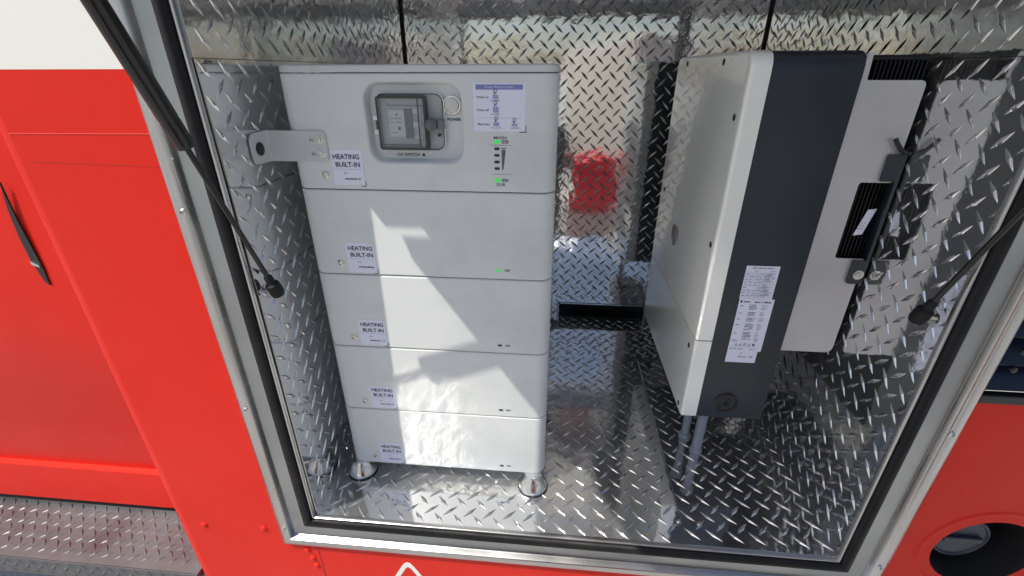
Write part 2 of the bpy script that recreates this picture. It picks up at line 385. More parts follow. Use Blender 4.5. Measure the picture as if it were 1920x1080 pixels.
# fuel filler: recess, rim and cap
bm = B(); cx, cz = 1.63, .083
def ell(rx, rz, y, n=40): return [bm.verts.new((cx + rx * math.cos(2 * PI * k / n), y, cz + rz * math.sin(2 * PI * k / n))) for k in range(n)]
rings = [ell(.1248, .1178, -.0118), ell(.121, .114, .004), ell(.12, .113, .10)]
for a, b in zip(rings, rings[1:]):
    for i in range(40): bm.faces.new([a[i], a[(i + 1) % 40], b[(i + 1) % 40], b[i]])
bm.faces.new(rings[-1]); ff = obj('filler_recess', bm, VOID, truck, 40)
bm = B(); lathe(bm, (1.588, .058, .100), (0, -1, 0), [(.072, -.04), (.072, .035), (.068, .043), (.062, .045), (.060, .041), (.0005, .041)], 36); capo = obj('filler_cap', bm, CAPM, truck, 40)
bm = B(); box(bm, (1.540, .006, .094), (1.636, .0165, .110), .003); obj('cap_grip', bm, CAPM, capo)
bm = B(); lathe(bm, (1.555, .068, .035), (0, -1, 0), [(.03, 0), (.03, .02), (.026, .024), (.0005, .024)], 20); obj('filler_spout', bm, CAPM, truck, 40)
bm = B()
for rr, yy in ((.165, -.012), (.160, -.0145), (.153, -.0148), (.148, -.0119)):
    ring = [bm.verts.new((cx + rr * math.cos(2 * PI * k / 48), yy, cz + rr * .95 * math.sin(2 * PI * k / 48))) for k in range(48)]
    if rr != .165:
        for i in range(48): bm.faces.new([prev[i], prev[(i + 1) % 48], ring[(i + 1) % 48], ring[i]])
    prev = ring
obj('pressed_ring', bm, RED, truck, 60)
# louvre grille at the right
lg = []
bm = B(); box(bm, (1.40, .05, .56), (1.96, .056, .81)); box(bm, (1.415, -.0175, .566), (1.955, .004, .588), .003); box(bm, (1.415, -.0175, .782), (1.955, .004, .80), .003); box(bm, (1.94, -.016, .588), (1.955, .004, .782), .002)
gr = obj('louvre_grille', bm, BLKP, truck)
for z in (.604, .668, .736):
    bm = B(); vs = [bm.verts.new(v) for v in ((1.416, -.014, z), (1.94, -.014, z), (1.94, .03, z + .042), (1.416, .03, z + .042), (1.416, -.010, z - .006), (1.94, -.010, z - .006), (1.94, .034, z + .036), (1.416, .034, z + .036))]
    for q in ((0, 1, 2, 3), (7, 6, 5, 4), (0, 4, 5, 1), (1, 5, 6, 2), (2, 6, 7, 3), (3, 7, 4, 0)): bm.faces.new([vs[i] for i in q])
    obj('slat', bm, BLUEBLK, gr)
for z in (.70, .655):
    bm = B(); lathe(bm, (1.452, -.013, z), (0, -1, 0), [(.007, -.002), (.007, .003), (.0045, .004), (.0005, .004)], 14); obj('clip', bm, BLKP, gr, 40)

# aluminium door frame, gasket
def ring_frame(bm, prof, closed=False):
    loops = []
    for d, y in prof:
        loops.append([bm.verts.new(v) for v in ((XL - d, y, 0 - d), (XR + d, y, 0 - d), (XR + d, y, ZT + d), (XL - d, y, ZT + d))])
    for a, b in zip(loops, loops[1:]):
        for i in range(4): bm.faces.new([a[i], a[(i + 1) % 4], b[(i + 1) % 4], b[i]])
bm = B()
ring_frame(bm, [(-.001, .004), (-.001, -.006), (.0005, -.0085), (.004, -.009), (.006, -.007), (.0065, .004)])
df = obj('door_frame', bm, ALU, truck, 45, label='bright aluminium frame round the opening')
bm = B()
ring_frame(bm, [(.0715, -.0140), (.0722, -.0165), (.0735, -.0185), (.0755, -.0275), (.0775, -.0312), (.0802, -.0325), (.083, -.0315), (.0845, -.0285), (.086, -.0275), (.088, -.029), (.0985, -.0305), (.1000, -.0300), (.1105, -.0255), (.1125, -.0225), (.1125, -.0105)])
obj('frame_flange', bm, ALU, df, 35)
bm = B(); ring_frame(bm, [(.0385, .008), (.0385, -.004), (.040, -.0062), (.0712, -.0150), (.0712, -.008)]); obj('frame_inner_band', bm, mat('mill_aluminium', (.40, .43, .44), .34, 1, rvar=(7, .26, .42), bump=[(3, .001)], cvar=(5, (.34, .36, .37), .4, .7)), df, 35)
bm = B()
ring_frame(bm, [(.0075, .005), (.0078, -.010), (.011, -.018), (.017, -.0225), (.024, -.0225), (.028, -.019), (.030, -.0145), (.034, -.0135), (.0378, -.010), (.038, .005)])
obj('gasket', bm, RUB, truck, 60)
for x, z in ((-.302, .958), (-.302, .430), (-.302, -.030), (1.384, .487), (1.384, .96), (1.384, .02)):
    screw(df, (x, -.0295, z), (0, -1, 0), .0062)
for x in (.1, .55, 1.0): pass

# ------------------------------------------------------------------ the hatch, open above the frame (out of view, it throws the shade)
hd = thing('hatch_door', 'open top hinged hatch panel held up above the opening', 'hatch', (.54, -.03, ZT + .02))
dd = Vector((0, -1, .677)).normalized(); dn = Vector((0, .677, 1)).normalized()
def slab(bm, x0, x1, t0, t1, h0, h1, o=Vector((0, -.032, ZT + .022))):
    vs = [bm.verts.new(Vector((x, 0, 0)) + Vector((0, o.y, o.z)) + dd * t + dn * h) for x in (x0, x1) for t in (t0, t1) for h in (h0, h1)]
    for q in ((0, 1, 3, 2), (4, 6, 7, 5), (0, 4, 5, 1), (2, 3, 7, 6), (0, 2, 6, 4), (1, 5, 7, 3)): bm.faces.new([vs[i] for i in q])
bm = B(); slab(bm, -.325, 1.405, .152, 1.0, 0, .028); slab(bm, -.232, 1.405, .100, .1518, 0, .028); slab(bm, -.325, 1.405, .034, .0998, 0, .028); obj('hatch_panel', bm, DOORP, hd)
bm = B(); slab(bm, -.325, 1.405, -.004, .0335, .001, .02); obj('hinge', bm, ALU, hd)

# ------------------------------------------------------------------ gas struts
def strut(x, xs, label):
    t = thing('gas_strut', label, 'gas strut', (x, .03, .749), 'gas struts holding the hatch open')
    b = Vector((x, .03, .749)); j = Vector((x - .0285 * xs, -.082, 1.0995)); d = (j - b).normalized(); e = b + d * .86
    bm = B(); tube(bm, b + d * .02, j, .0056, 14); obj('rod', bm, BLK, t, 40)
    bm = B(); lathe(bm, j - d * .004, d, [(.006, 0), (.0155, .002), (.0168, .008), (.0168, .05), (.0162, .052), (.0162, .057), (.0168, .059), (.0168, .66), (.012, .666)], 28); obj('cylinder', bm, BLK, t, 35)
    bm = B(); lathe(bm, b + d * .048, -d, [(.007, 0), (.0095, .004), (.010, .022), (.0155, .026), (.0165, .034), (.0165, .052), (.014, .06), (.006, .063)], 20); obj('end_fitting', bm, RUB, t, 35)
    bm = B(); tube(bm, b - Vector((xs * .0, 0, 0)), b - Vector((xs * .03, 0, 0)), .007, 12); lathe(bm, b - Vector((.026 * xs, 0, 0)), (-xs, 0, 0), [(.016, 0), (.016, .003), (.006, .0035)], 16); obj('ball_stud', bm, STEEL, t, 35)
strut(-.180, 1, 'thick black gas strut crossing the left side of the frame')
strut(1.262, -1, 'thin black gas strut rod at the right side of the frame')

# ------------------------------------------------------------------ battery stack
BX0, BX1, BY, BYB, BR = -.155, .478, .165, .54, .034
ZS = [.058, .284, .511, .7375, .964, 1.222]
def outline(ins=0, y0=BY, y1=BYB, x0=BX0, x1=BX1, r=BR):
    return rrect(x0 + ins, x1 - ins, y0 + ins, y1 - ins, r - ins, 6)
def case(bm, z0, z1, hole=None, b=.0035, gap=.0012):
    lv = [(z0 + gap, b), (z0 + gap + b * .3, b * .3), (z0 + gap + b, 0), (z1 - gap - b, 0), (z1 - gap - b * .3, b * .3), (z1 - gap, b)]
    loops = [[bm.verts.new((x, y, z)) for x, y in outline(i)] for z, i in lv]
    n = len(loops[0])
    for li, (a, c) in enumerate(zip(loops, loops[1:])):
        for i in range(n):
            j = (i + 1) % n
            if hole and li == 2 and abs(a[i].co.y - BY) < 1e-6 and abs(a[j].co.y - BY) < 1e-6:
                hv = [bm.verts.new((x, BY, z)) for x, z in hole[0]]
                es = [bm.edges.new((hv[k], hv[(k + 1) % len(hv)])) for k in range(len(hv))]
                quad = [a[i], a[j], c[j], c[i]]
                qe = [bm.edges.get((quad[k], quad[(k + 1) % 4])) or bm.edges.new((quad[k], quad[(k + 1) % 4])) for k in range(4)]
                bmesh.ops.triangle_fill(bm, use_beauty=True, edges=es + qe)
                prev = hv
                for pts, y in hole[1]:
                    cur = [bm.verts.new((x, y, z)) for x, z in pts]
                    for k in range(len(cur)): bm.faces.new([prev[k], prev[(k + 1) % len(cur)], cur[(k + 1) % len(cur)], cur[k]])
                    prev = cur
                bm.faces.new(prev)
            else: bm.faces.new([a[i], a[j], c[j], c[i]])
    bm.faces.new(loops[0]); bm.faces.new(loops[-1])
def ticks(bm, x0, x1, z, y, h, n, rnd, duty=.7):
    """a row of tiny printed characters"""
    s = (x1 - x0) / n
    for i in range(n):
        if rnd.random() < .12: continue
        a = x0 + i * s; hh = h * rnd.uniform(.6, 1); srect(bm, a, a + s * duty, z, z + hh, y)
def heating_sticker(parent, z, rnd):
    bm = B(); x0, x1, z0, z1 = -.0562, .0215, z + .0085, z + .0905; y = BY - .0006
    tl = rnd.uniform(-.0028, .0028)
    sheet(bm, [(x0, z0), (x1, z0 + tl), (x1 - .001 + tl, z1 + tl), (x0 + .001 + tl, z1)], y); st = obj('sticker', bm, PAPER, parent, label='white sticker reading HEATING BUILT-IN')
    bm = B(); xc = (x0 + x1) / 2
    text_bm(bm, 'HEATING', xc, z + .0745, y - .0005, .0158, bold=.022, sx=.98); text_bm(bm, 'BUILT-IN', xc + .002, z + .0565, y - .0005, .0158, bold=.022, sx=.98)
    text_bm(bm, 'S/N:', x0 + .028, z + .0365, y - .0005, .0055, 'LEFT'); ticks(bm, x0 + .0285, x1 - .007, z + .0215, y - .0005, .0042, 16, rnd, .78)
    obj('lettering', bm, INK, st)
    bm = B(); srect(bm, x0 + .001, x1 - .001, z + .0458, z + .0464, y - .0005); obj('fold_line', bm, LBINK, st)
    bm = B(); srect(bm, x1 + .0005, x1 + .0022, z0 - .002, z0 + .009, y + .0002); srect(bm, x1 - .010, x1 + .0005, z0 - .0035, z0 - .0018, y + .0002); obj('corner_mark', bm, INK, st)
def front_screw(parent, x, z, r=.0085):
    bm = B(); lathe(bm, (x, BY + .0002, z), (0, -1, 0), [(r * 1.3, 0), (r * 1.3, .0008), (r, .0015), (r * .9, .004), (r * .55, .0048), (r * .5, .0025), (.0006, .0025)], 18)
    return obj('screw', bm, STEEL, parent, 50)
def led(parent, x, z, m, w=.0135, h=.0065, name='indicator'):
    bm = B(); plate(bm, rrect(x - w / 2, x + w / 2, z - h / 2, z + h / 2, h * .45, 4), BY - .0012, BY + .0004); return obj(name, bm, m, parent)
def batt_icon(bm, x, z, s=1.):
    w, h = .0145 * s, .007 * s; y = BY - .0004
    plate(bm, rrect(x - w / 2, x + w / 2, z - h / 2, z + h / 2, .0015, 2), y, y + .0003, [rrect(x - w / 2 + .0012, x + w / 2 - .0012, z - h / 2 + .0012, z + h / 2 - .0012, .0008, 2)])
    srect(bm, x + w / 2, x + w / 2 + .0015, z - h / 5, z + h / 5, y)
    for k in range(3): srect(bm, x - w / 2 + .0025 + k * .0038, x - w / 2 + .0045 + k * .0038, z - h / 3.2, z + h / 3.2, y)

BL = {3: 'grey battery module directly under the control unit, with a lit green light', 2: 'grey battery module in the middle of the stack with shaded right half',
      1: 'grey battery module second from the bottom, crossed by the strut shadow', 0: 'bottom grey battery module on round metal feet in full sunlight'}
for i in range(4):
    z0, z1 = ZS[i], ZS[i + 1]; rnd = random.Random(10 + i)
    t = thing('battery_module', BL[i], 'battery', ((BX0 + BX1) / 2, .35, z0), 'battery modules stacked under the control unit')
    bm = B(); case(bm, z0, z1); cs = obj('casing', bm, BAT, t, 17)
    heating_sticker(t, z0, rnd)
    front_screw(t, -.0745, z0 + .032, .0085 if i else .005)
    led(t, .342, z0 + .027, GREEN if i == 3 else OFF, w=.0125, h=.0052)
    bm = B(); batt_icon(bm, .3635, z0 + .027, .85); obj('battery_symbol', bm, GINK, t)
    bm = B(); lathe(bm, (BX1 - .0005, BY + .05, z0 + .07), (1, 0, 0), [(.005, 0), (.005, .003), (.0005, .003)], 12); obj('side_screw', bm, STEEL, t)
    if i == 0:
        for x, y in ((BX0 + .020, BY + .02), (BX1 - .036, BY + .006), (BX0 + .02, BYB - .05), (BX1 - .036, BYB - .05)):
            bm = B(); lathe(bm, (x, y, .0045), (0, 0, 1), [(.047, 0), (.047, .005), (.0455, .009), (.041, .020), (.034, .034), (.0275, .046), (.0265, .0545)], 36); ft = obj('foot', bm, CHROME, t, 30)
            bm = B(); lathe(bm, (x, y, .0005), (0, 0, 1), [(.049, 0), (.049, .0038), (.0475, .0039)], 32); obj('foot_pad', bm, RUB, ft, 30)

# control unit on top
t = thing('battery_control_unit', 'top grey control unit with recessed breaker window and power button', 'control unit', ((BX0 + BX1) / 2, .35, ZS[4]))
ro = rrect(.041, .268, 1.028, 1.206, .036, 8)
rm = rrect(.0440, .2645, 1.0315, 1.2025, .034, 8); ri = rrect(.0490, .2590, 1.0375, 1.1975, .030, 8)
bm = B(); case(bm, ZS[4], ZS[5], (ro, [(rm, BY + .003), (ri, BY + .024)]))
obj('casing', bm, BAT, t, 17)
bm = B(); lo = [(ZS[5] + .0008, .002), (ZS[5] + .002, .0005), (1.234, .0005), (1.237, .002), (1.2385, .006)]
loops = [[bm.verts.new((x, y, z)) for x, y in outline(i)] for z, i in lo]
for a, c in zip(loops, loops[1:]):
    for i in range(len(a)): bm.faces.new([a[i], a[(i + 1) % len(a)], c[(i + 1) % len(a)], c[i]])
bm.faces.new(loops[0]); bm.faces.new(loops[-1]); obj('lid', bm, LID, t, 17)
RY = BY + .024          # recess floor
bk = rrect(.0625, .2225, 1.055, 1.183, .020, 6); bi = rrect(.0665, .2185, 1.059, 1.179, .017, 6)
bm = B(); plate(bm, bk, RY - .010, RY - .0005, [bi]); wf = obj('breaker_surround', bm, BATR, t)
bm = B(); plate(bm, bi, RY - .004, RY - .0006); obj('breaker_back', bm, mat('surround_inner', (.46, .48, .48), .45), t)
bm = B(); plate(bm, rrect(.0655, .2195, 1.058, 1.180, .018, 6), RY - .0108, RY - .0101, [rrect(.0672, .2178, 1.0597, 1.1783, .0165, 6)]); obj('surround_groove', bm, INK, t)
# breaker: block, toggle, window
bm = B(); box(bm, (.076, RY - .014, 1.066), (.176, RY - .0045, 1.170), .002); br = obj('breaker', bm, SWG, t)
bm = B(); box(bm, (.094, RY - .0185, 1.088), (.132, RY - .0142, 1.146), .001); obj('breaker_label', bm, mat('pale_plate', (.80, .83, .83), .5), br)
bm = B(); box(bm, (.1325, RY - .0195, 1.085), (.150, RY - .0142, 1.148), .0015); obj('breaker_body', bm, mat('dark_grey_block', (.09, .10, .11), .5), br)
bm = B(); box(bm, (.151, RY - .021, 1.108), (.170, RY - .0142, 1.122), .0015); box(bm, (.151, RY - .0175, 1.138), (.170, RY - .0142, 1.150), .001); box(bm, (.151, RY - .0175, 1.084), (.170, RY - .0142, 1.092), .001); obj('toggle', bm, DECAL, br)
bm = B(); srect(bm, .112, .1165, 1.134, 1.138, RY - .0188); srect(bm, .1155, .121, 1.103, 1.110, RY - .0188); srect(bm, .094, .176, 1.1545, 1.1565, RY - .0143); srect(bm, .094, .0955, 1.1545, 1.161, RY - .0143)
ticks(bm, .098, .126, 1.127, RY - .0188, .002, 10, random.Random(2)); ticks(bm, .098, .124, 1.119, RY - .0188, .002, 9, random.Random(3)); ticks(bm, .098, .112, 1.096, RY - .0188, .002, 6, random.Random(5)); obj('print', bm, INK, br)
bm = B(); plate(bm, rrect(.072, .1835, 1.0605, 1.1755, .006, 3), RY - .030, RY - .005, [rrect(.0755, .1795, 1.0645, 1.1715, .004, 3)]); wn = obj('window_frame', bm, mat('smoked_frame', (.025, .03, .032), .2, 0), t)
bm = B(); plate(bm, rrect(.0757, .1793, 1.0647, 1.1713, .004, 3), RY - .0285, RY - .0265); obj('window_pane', bm, SMOKE, wn)
bm = B(); srect(bm, .1655, .1685, 1.066, 1.170, RY - .0292); srect(bm, .080, .1655, 1.0705, 1.0725, RY - .0292); obj('pane_rib', bm, mat('pane_edge', (.05, .06, .065), .2), wn)
for z in (1.129, 1.099):
    bm = B(); box(bm, (.060, RY - .024, z - .005), (.0735, RY - .010, z + .005), .002); obj('hinge_clip', bm, DECAL, wn)
bm = B(); box(bm, (.063, RY - .018, 1.1045), (.073, RY - .0105, 1.1235), .001); obj('hinge_pin', bm, mat('pin_grey', (.06, .06, .065), .4), wn)
bm = B(); lathe(bm, (.1925, RY - .022, 1.1155), (0, -1, 0), [(.0135, 0), (.0135, .006), (.011, .008), (.0005, .0082)], 24); box(bm, (.184, RY - .026, 1.106), (.207, RY - .0105, 1.125), .002); lt = obj('latch', bm, mat('latch_grey', (.11, .12, .13), .35), wn, 40)
bm = B(); box(bm, (.2075, RY - .024, 1.1055), (.2225, RY - .0105, 1.1265), .002); obj('latch_tab', bm, mat('latch_tab_grey', (.14, .15, .16), .35), wn)
bm = B(); plate(bm, rrect(.204, .2105, 1.0885, 1.0945, .0015, 2), RY - .0112, RY - .0042); obj('lock_mark', bm, INK, t)
# power button
bm = B(); lathe(bm, (.2405, RY + .0, 1.156), (0, -1, 0), [(.0215, 0), (.0215, .010), (.0195, .0125), (.0178, .0125), (.0172, .009), (.0005, .009)], 40); pb = obj('power_button', bm, CHROME, t, 40)
bm = B(); lathe(bm, (.2405, RY - .0092, 1.156), (0, -1, 0), [(.0160, 0), (.0160, .0045), (.0150, .0056), (.0005, .0062)], 40); obj('button_cap', bm, mat('button_steel', (.55, .54, .53), .35, 1, rvar=(60, .25, .5)), pb, 30)
bm = B(); text_bm(bm, 'POWER', .2415, 1.1245, RY - .0006, .0088, bold=.03, sx=1.0); obj('lettering', bm, INK, t)
bm = B(); text_bm(bm, 'DC SWITCH', .128, 1.0455, RY - .0006, .0098, bold=.015, sx=1.0)
sheet(bm, [(.1645, 1.041), (.1685, 1.0455), (.1645, 1.050), (.1605, 1.0455)], RY - .0006); obj('lettering', bm, INK, t)
# printed state of charge column and its lights
bm = B(); y = BY - .0004
text_bm(bm, 'MAIN', .3500, 1.0888, y, .0090, bold=.02, sx=1.35); text_bm(bm, 'SUB', .3500, .9835, y, .0090, bold=.02, sx=1.35)
for z in (1.0722, 1.0072):
    for k in range(12): srect(bm, .3275 + k * .0040, .3275 + k * .0040 + .0026, z, z + .0012, y)
sheet(bm, [(.3535, 1.0175), (.3565, 1.0175), (.3625, 1.0625), (.3525, 1.0625)], y); srect(bm, .3515, .3635, 1.0645, 1.0668, y)
batt_icon(bm, .3605, 1.0803); batt_icon(bm, .3595, .9938); obj('printed_symbols', bm, GINK, t)
for z in (1.0803, .9938): led(t, .3425, z, GREEN, .0140, .0075)
for z in (1.065, 1.0505, 1.0355, 1.0208): led(t, .3420, z, OFF, .0125, .0060)
# instruction sticker
bm = B(); srect(bm, .2905, .4065, 1.1025, 1.2025, BY - .0006); st = obj('instruction_sticker', bm, PAPER, t, label='white sticker with blue heading and button instructions')
y = BY - .0011
bm = B(); srect(bm, .2975, .4000, 1.1885, 1.1985, y); obj('heading_band', bm, BINK, st)
bm = B(); text_bm(bm, 'Power Button Notes', .3485, 1.1936, y - .0004, .0070, sx=1.05); obj('heading_text', bm, WINK, st)
bm = B()
for s_, z in (('Power on:', 1.1735), ('Power off:', 1.1470), ('Black start:', 1.1175)): bm = B(); text_bm(bm, s_, .3000, z, y, .0062, 'LEFT', bold=.02); obj('lettering', bm, GINK, st)
def icon(x, z, h, w=.013):
    plate(bm, rrect(x - w / 2, x + w / 2, z, z + h, .0012, 2), y, y + .0004)
def hand(x, z):
    plate(bm2, [(x + .0042 * math.cos(2 * PI * k / 12), z + .0042 * math.sin(2 * PI * k / 12)) for k in range(12)], y, y + .0004, [[(x + .0028 * math.cos(2 * PI * k / 12), z + .0028 * math.sin(2 * PI * k / 12)) for k in range(12)]])
    srect(bm2, x - .003, x - .001, z - .008, z - .003, y); srect(bm2, x + .0005, x + .002, z - .0065, z - .003, y)
bm2 = B()
for x, z, h in ((.3408, 1.1695, .0085), (.3410, 1.1420, .0120), (.3418, 1.1135, .0085), (.3825, 1.1140, .0050)): bm = B(); icon(x, z, h); obj('icon_block', bm, LBINK, st); hand(x - .0005, z + h + .0085)
for x, z in ((.3408, 1.1655), (.341, 1.1378), (.3418, 1.1093), (.3825, 1.1093)): ticks(bm2, x - .011, x + .011, z, y, .0022, 9, random.Random(int(x * 999)), .8)
for k in range(26): srect(bm2, .3035 + k * .0036, .3035 + k * .0036 + .0022, 1.1305, 1.1312, y)
obj('icon_outline', bm2, GINK, st)
bm = B(); srect(bm, .4068, .4086, 1.1005, 1.115, BY - .0004); srect(bm, .393, .4068, 1.1005, 1.1022, BY - .0004); obj('corner_mark', bm, INK, st)
heating_sticker(t, ZS[4] + .0035, random.Random(77))
front_screw(t, -.0740, ZS[4] + .035)

# bracket screwed on the control unit's left
t = thing('wall_bracket', 'bent grey metal bracket screwed to the left of the control unit', 'bracket', (-.13, BY - .01, 1.03))
prof_ = []; X1_ = -.0580; X0_ = -.2045; y0 = BY - .0005; th = .004
pts = [(X1_, y0), (X0_ + .006, y0), (X0_ + .001, y0 - .003), (X0_, y0 - .008), (X0_, y0 - .056)]
inn = [(X1_, y0 - th), (X0_ + .007, y0 - th), (X0_ + th, y0 - .007), (X0_ + th, y0 - .010), (X0_ + th, y0 - .056)]
zt_, zb_ = 1.1005, 1.031
# front leaf with rounded right corners and two slots
slots = [rpoly([(-.098, z - .0036), (-.066, z - .0036), (-.066, z + .0036), (-.098, z + .0036)], .0034, 4) for z in (1.0808, 1.0492)]
bm = B(); plate(bm, rpoly([(X0_ + .008, zb_), (X1_, zb_), (X1_, zt_), (X0_ + .008, zt_)], [0, .012, .012, 0]), y0 - th, y0, slots); bl = obj('front_leaf', bm, BRK, t)
bm = B()
ci = [(y0 - .040 + .0135 * math.cos(2 * PI * k / 24), 1.064 + .0150 * math.sin(2 * PI * k / 24)) for k in range(24)]
plate(bm, rpoly([(y0 - .056 - .012, zb_ + .001), (y0 - .006, zb_), (y0 - .006, zt_), (y0 - .056 - .012, zt_ - .001)], [.02, 0, 0, .02]), X0_, X0_ + th, [ci], axis='x')
vs = []
for (xa, ya), (xb, yb) in zip([(X0_ + .008, y0), (X0_ + .003, y0 - .001), (X0_ + .0, y0 - .006)], [(X0_ + .008, y0 - th), (X0_ + .006, y0 - th - .0008), (X0_ + th, y0 - .006)]):
    vs.append([bm.verts.new(v) for v in ((xa, ya, zb_), (xa, ya, zt_), (xb, yb, zt_), (xb, yb, zb_))])
for a, b in zip(vs, vs[1:]):
    for i in range(4): bm.faces.new([a[i], a[(i + 1) % 4], b[(i + 1) % 4], b[i]])
obj('side_leaf', bm, BRK, t)
bm = B(); lathe(bm, (X0_ + .001, y0 - .040, 1.064), (1, 0, 0), [(.0128, 0), (.0150, .0032), (.0150, .0050), (.012, .0062), (.0005, .0062)], 20); obj('rubber_plug', bm, BLKP, t, 40)
for z in (1.0808, 1.0492):
    bm = B(); lathe(bm, (-.0745, y0 - th, z), (0, -1, 0), [(.0088, -.003), (.0088, .001), (.0062, .0012), (.0060, .0052), (.0035, .0055), (.0032, .003), (.0004, .003)], 18); obj('screw', bm, STEEL, t, 40)
    bm = B(); lathe(bm, (-.0655, y0 - th, z), (0, -1, 0), [(.0068, -.003), (.0068, .0006), (.0048, .0008), (.0045, .0032), (.0004, .0034)], 6); obj('nut', bm, STEEL, t)

# ------------------------------------------------------------------ inverter on the right wall
XI, YN, YF, ZB, ZTI = .912, .3046, 1.018, .205, 1.268
XD, XE, XP = .960, 1.160, 1.303
inv = thing('inverter', 'tall inverter with silver white front cover and charcoal side, fixed to the right wall', 'inverter', (1.31, .66, .2))
def shell(bm, x0, x1, za, zb, rt, rb, bulge=.006, b=.010):
    """cover: outline in the yz plane, rounded toward the front (x0)"""
    lv = [(x1, 0), (x0 + b, 0), (x0 + b * .45, b * .16), (x0 + b * .12, b * .5), (x0, b), (x0 - bulge * .6, b + .05), (x0 - bulge, b + .13)]
    loops = []
    for x, i in lv:
        pts = rrect(YN + i, YF - i, za + min(i, (zb - za) * .35), zb - min(i, (zb - za) * .35), .03, 6)
        rr = pts
        loops.append([bm.verts.new((x, q[0], q[1])) for q in rr])
    for a, c in zip(loops, loops[1:]):
        for i in range(len(a)): bm.faces.new([a[i], a[(i + 1) % len(a)], c[(i + 1) % len(a)], c[i]])
    bm.faces.new(loops[0]); bm.faces.new(loops[-1])
def cover(bm, za, zb, rt, rb, b=.010):
    def ol(i): return rpoly([(YN + i, za + i * (rb > 0)), (YF - i, za + i * (rb > 0)), (YF - i, zb - i * (rt > 0)), (YN + i, zb - i * (rt > 0))], [max(rb - i, .002), max(rb - i, .002), max(rt - i, .002), max(rt - i, .002)], 7)
    lv = [(XD, 0)] + [(XI + b * (1 - math.sin(R(q))), b * (1 - math.cos(R(q)))) for q in (0, 15, 30, 45, 60, 75, 90)]
    loops = [[bm.verts.new((x, q[0], q[1])) for q in ol(i)] for x, i in lv]
    for a, c in zip(loops, loops[1:]):
        for i in range(len(a)): bm.faces.new([a[i], a[(i + 1) % len(a)], c[(i + 1) % len(a)], c[i]])
    bm.faces.new(loops[0]); bm.faces.new(loops[-1])
bm = B(); cover(bm, .4995, ZTI, .042, 0); fc = obj('front_cover', bm, FRONT, inv, 15)
bm = B(); cover(bm, ZB, .4965, 0, .020); lc = obj('lower_cover', bm, FRONT, inv, 15)
bm = B()
lv = [(XD + .0005, .0025), (XE, .0025)]
def casel(x, i): return [bm.verts.new((x, q[0], q[1])) for q in rpoly([(YN + i, ZB + i), (YF - i, ZB + i), (YF - i, ZTI - i), (YN + i, ZTI - i)], [.018, .018, .042, .042], 7)]
loops = [casel(XD + .0004, .0015), casel(XE, .0015)]
for i in range(len(loops[0])): bm.faces.new([loops[0][i], loops[0][(i + 1) % len(loops[0])], loops[1][(i + 1) % len(loops[0])], loops[1][i]])
bm.faces.new(loops[0]); bm.faces.new(loops[1]); obj('side_case', bm, DARK, inv, 30)
bm = B()   # seam filler behind the two covers
box(bm, (XI + .012, YN + .003, .4955), (XD, YF - .003, .5005)); obj('cover_seam', bm, VOID, inv)
# shroud plate with the notch for the bracket
yo = YN + .004
bm = B()
o_ = rpoly([(XE + .0005, .4765), (XP, .4765), (XP, .7715), (1.2285, .7715), (1.2285, .9735), (XP, .9735), (XP, 1.2045), (1.174, 1.2045), (1.172, 1.262), (XE + .0005, 1.262)],
           [.002, .02, .003, .008, .008, .003, .014, .004, .012, .002], 4)
plate(bm, o_, yo, yo + .004); obj('shroud', bm, SHROUD, inv)
bm = B(); box(bm, (XE + .002, YF - .008, .48), (XP, YF - .004, 1.20)); obj('shroud', bm, SHROUD, inv, label='rear face of the pale metal shroud')
bm = B(); box(bm, (XE + .001, yo + .05, .50), (1.19, YF - .012, 1.245)); obj('heatsink_base', bm, FIN, inv)
for k in range(12):
    x = 1.192 + k * .0095
    bm = B(); box(bm, (x, yo + .014, .50), (x + .003, YF - .014, 1.245)); obj('heatsink_fin', bm, FIN, inv)
bm = B(); box(bm, (1.176, yo + .004, 1.246), (1.30, yo + .05, 1.256), .002); obj('top_rail', bm, FIN, inv)
# label inside the notch
bm = B(); sheet(bm, [(1.262, .832), (1.284, .836), (1.300, .905), (1.279, .902)], yo + .0125)
sheet_o = obj('inner_label', bm, PAPER, inv)
bm = B(); ticks(bm, 1.266, 1.282, .850, yo + .0120, .003, 5, random.Random(8)); ticks(bm, 1.270, 1.284, .858, yo + .0120, .003, 5, random.Random(9)); ticks(bm, 1.272, 1.286, .866, yo + .0120, .002, 5, random.Random(9)); obj('print', bm, GINK, sheet_o)
# wall bracket
bm = B()
xw = WR - .001
plate(bm, rpoly([(1.2705, .978), (1.2705, 1.043), (xw, 1.043), (xw, .702), (1.2725, .702), (1.2725, .7695), (1.3045, .7695), (1.3045, .978)], [.002, .008, .001, .001, .008, .002, .003, .003], 3), yo - .008, yo - .003)
wbk = obj('mounting_bracket', bm, DARK, inv)
bm = B(); plate(bm, [(yo - .008, .702), (yo + .12, .702), (yo + .12, 1.043), (yo - .008, 1.043)], xw, xw - .004, axis='x'); obj('bracket_flange', bm, DARK, wbk)
bm = B(); lathe(bm, (1.2965, yo - .008, .729), (0, -1, 0), [(.0135, 0), (.0135, .0012), (.0085, .0016), (.0080, .006), (.0045, .0062), (.004, .0035), (.0004, .0035)], 18); obj('bolt', bm, STEEL, wbk, 40)
bm = B(); path_tube(bm, [(1.270, yo - .012, 1.079), (1.276, yo - .012, 1.070), (1.290, yo - .011, 1.055), (1.304, yo - .010, 1.047), (1.316, yo - .010, 1.046)], .0052); obj('hook', bm, BLKP, wbk, 40)
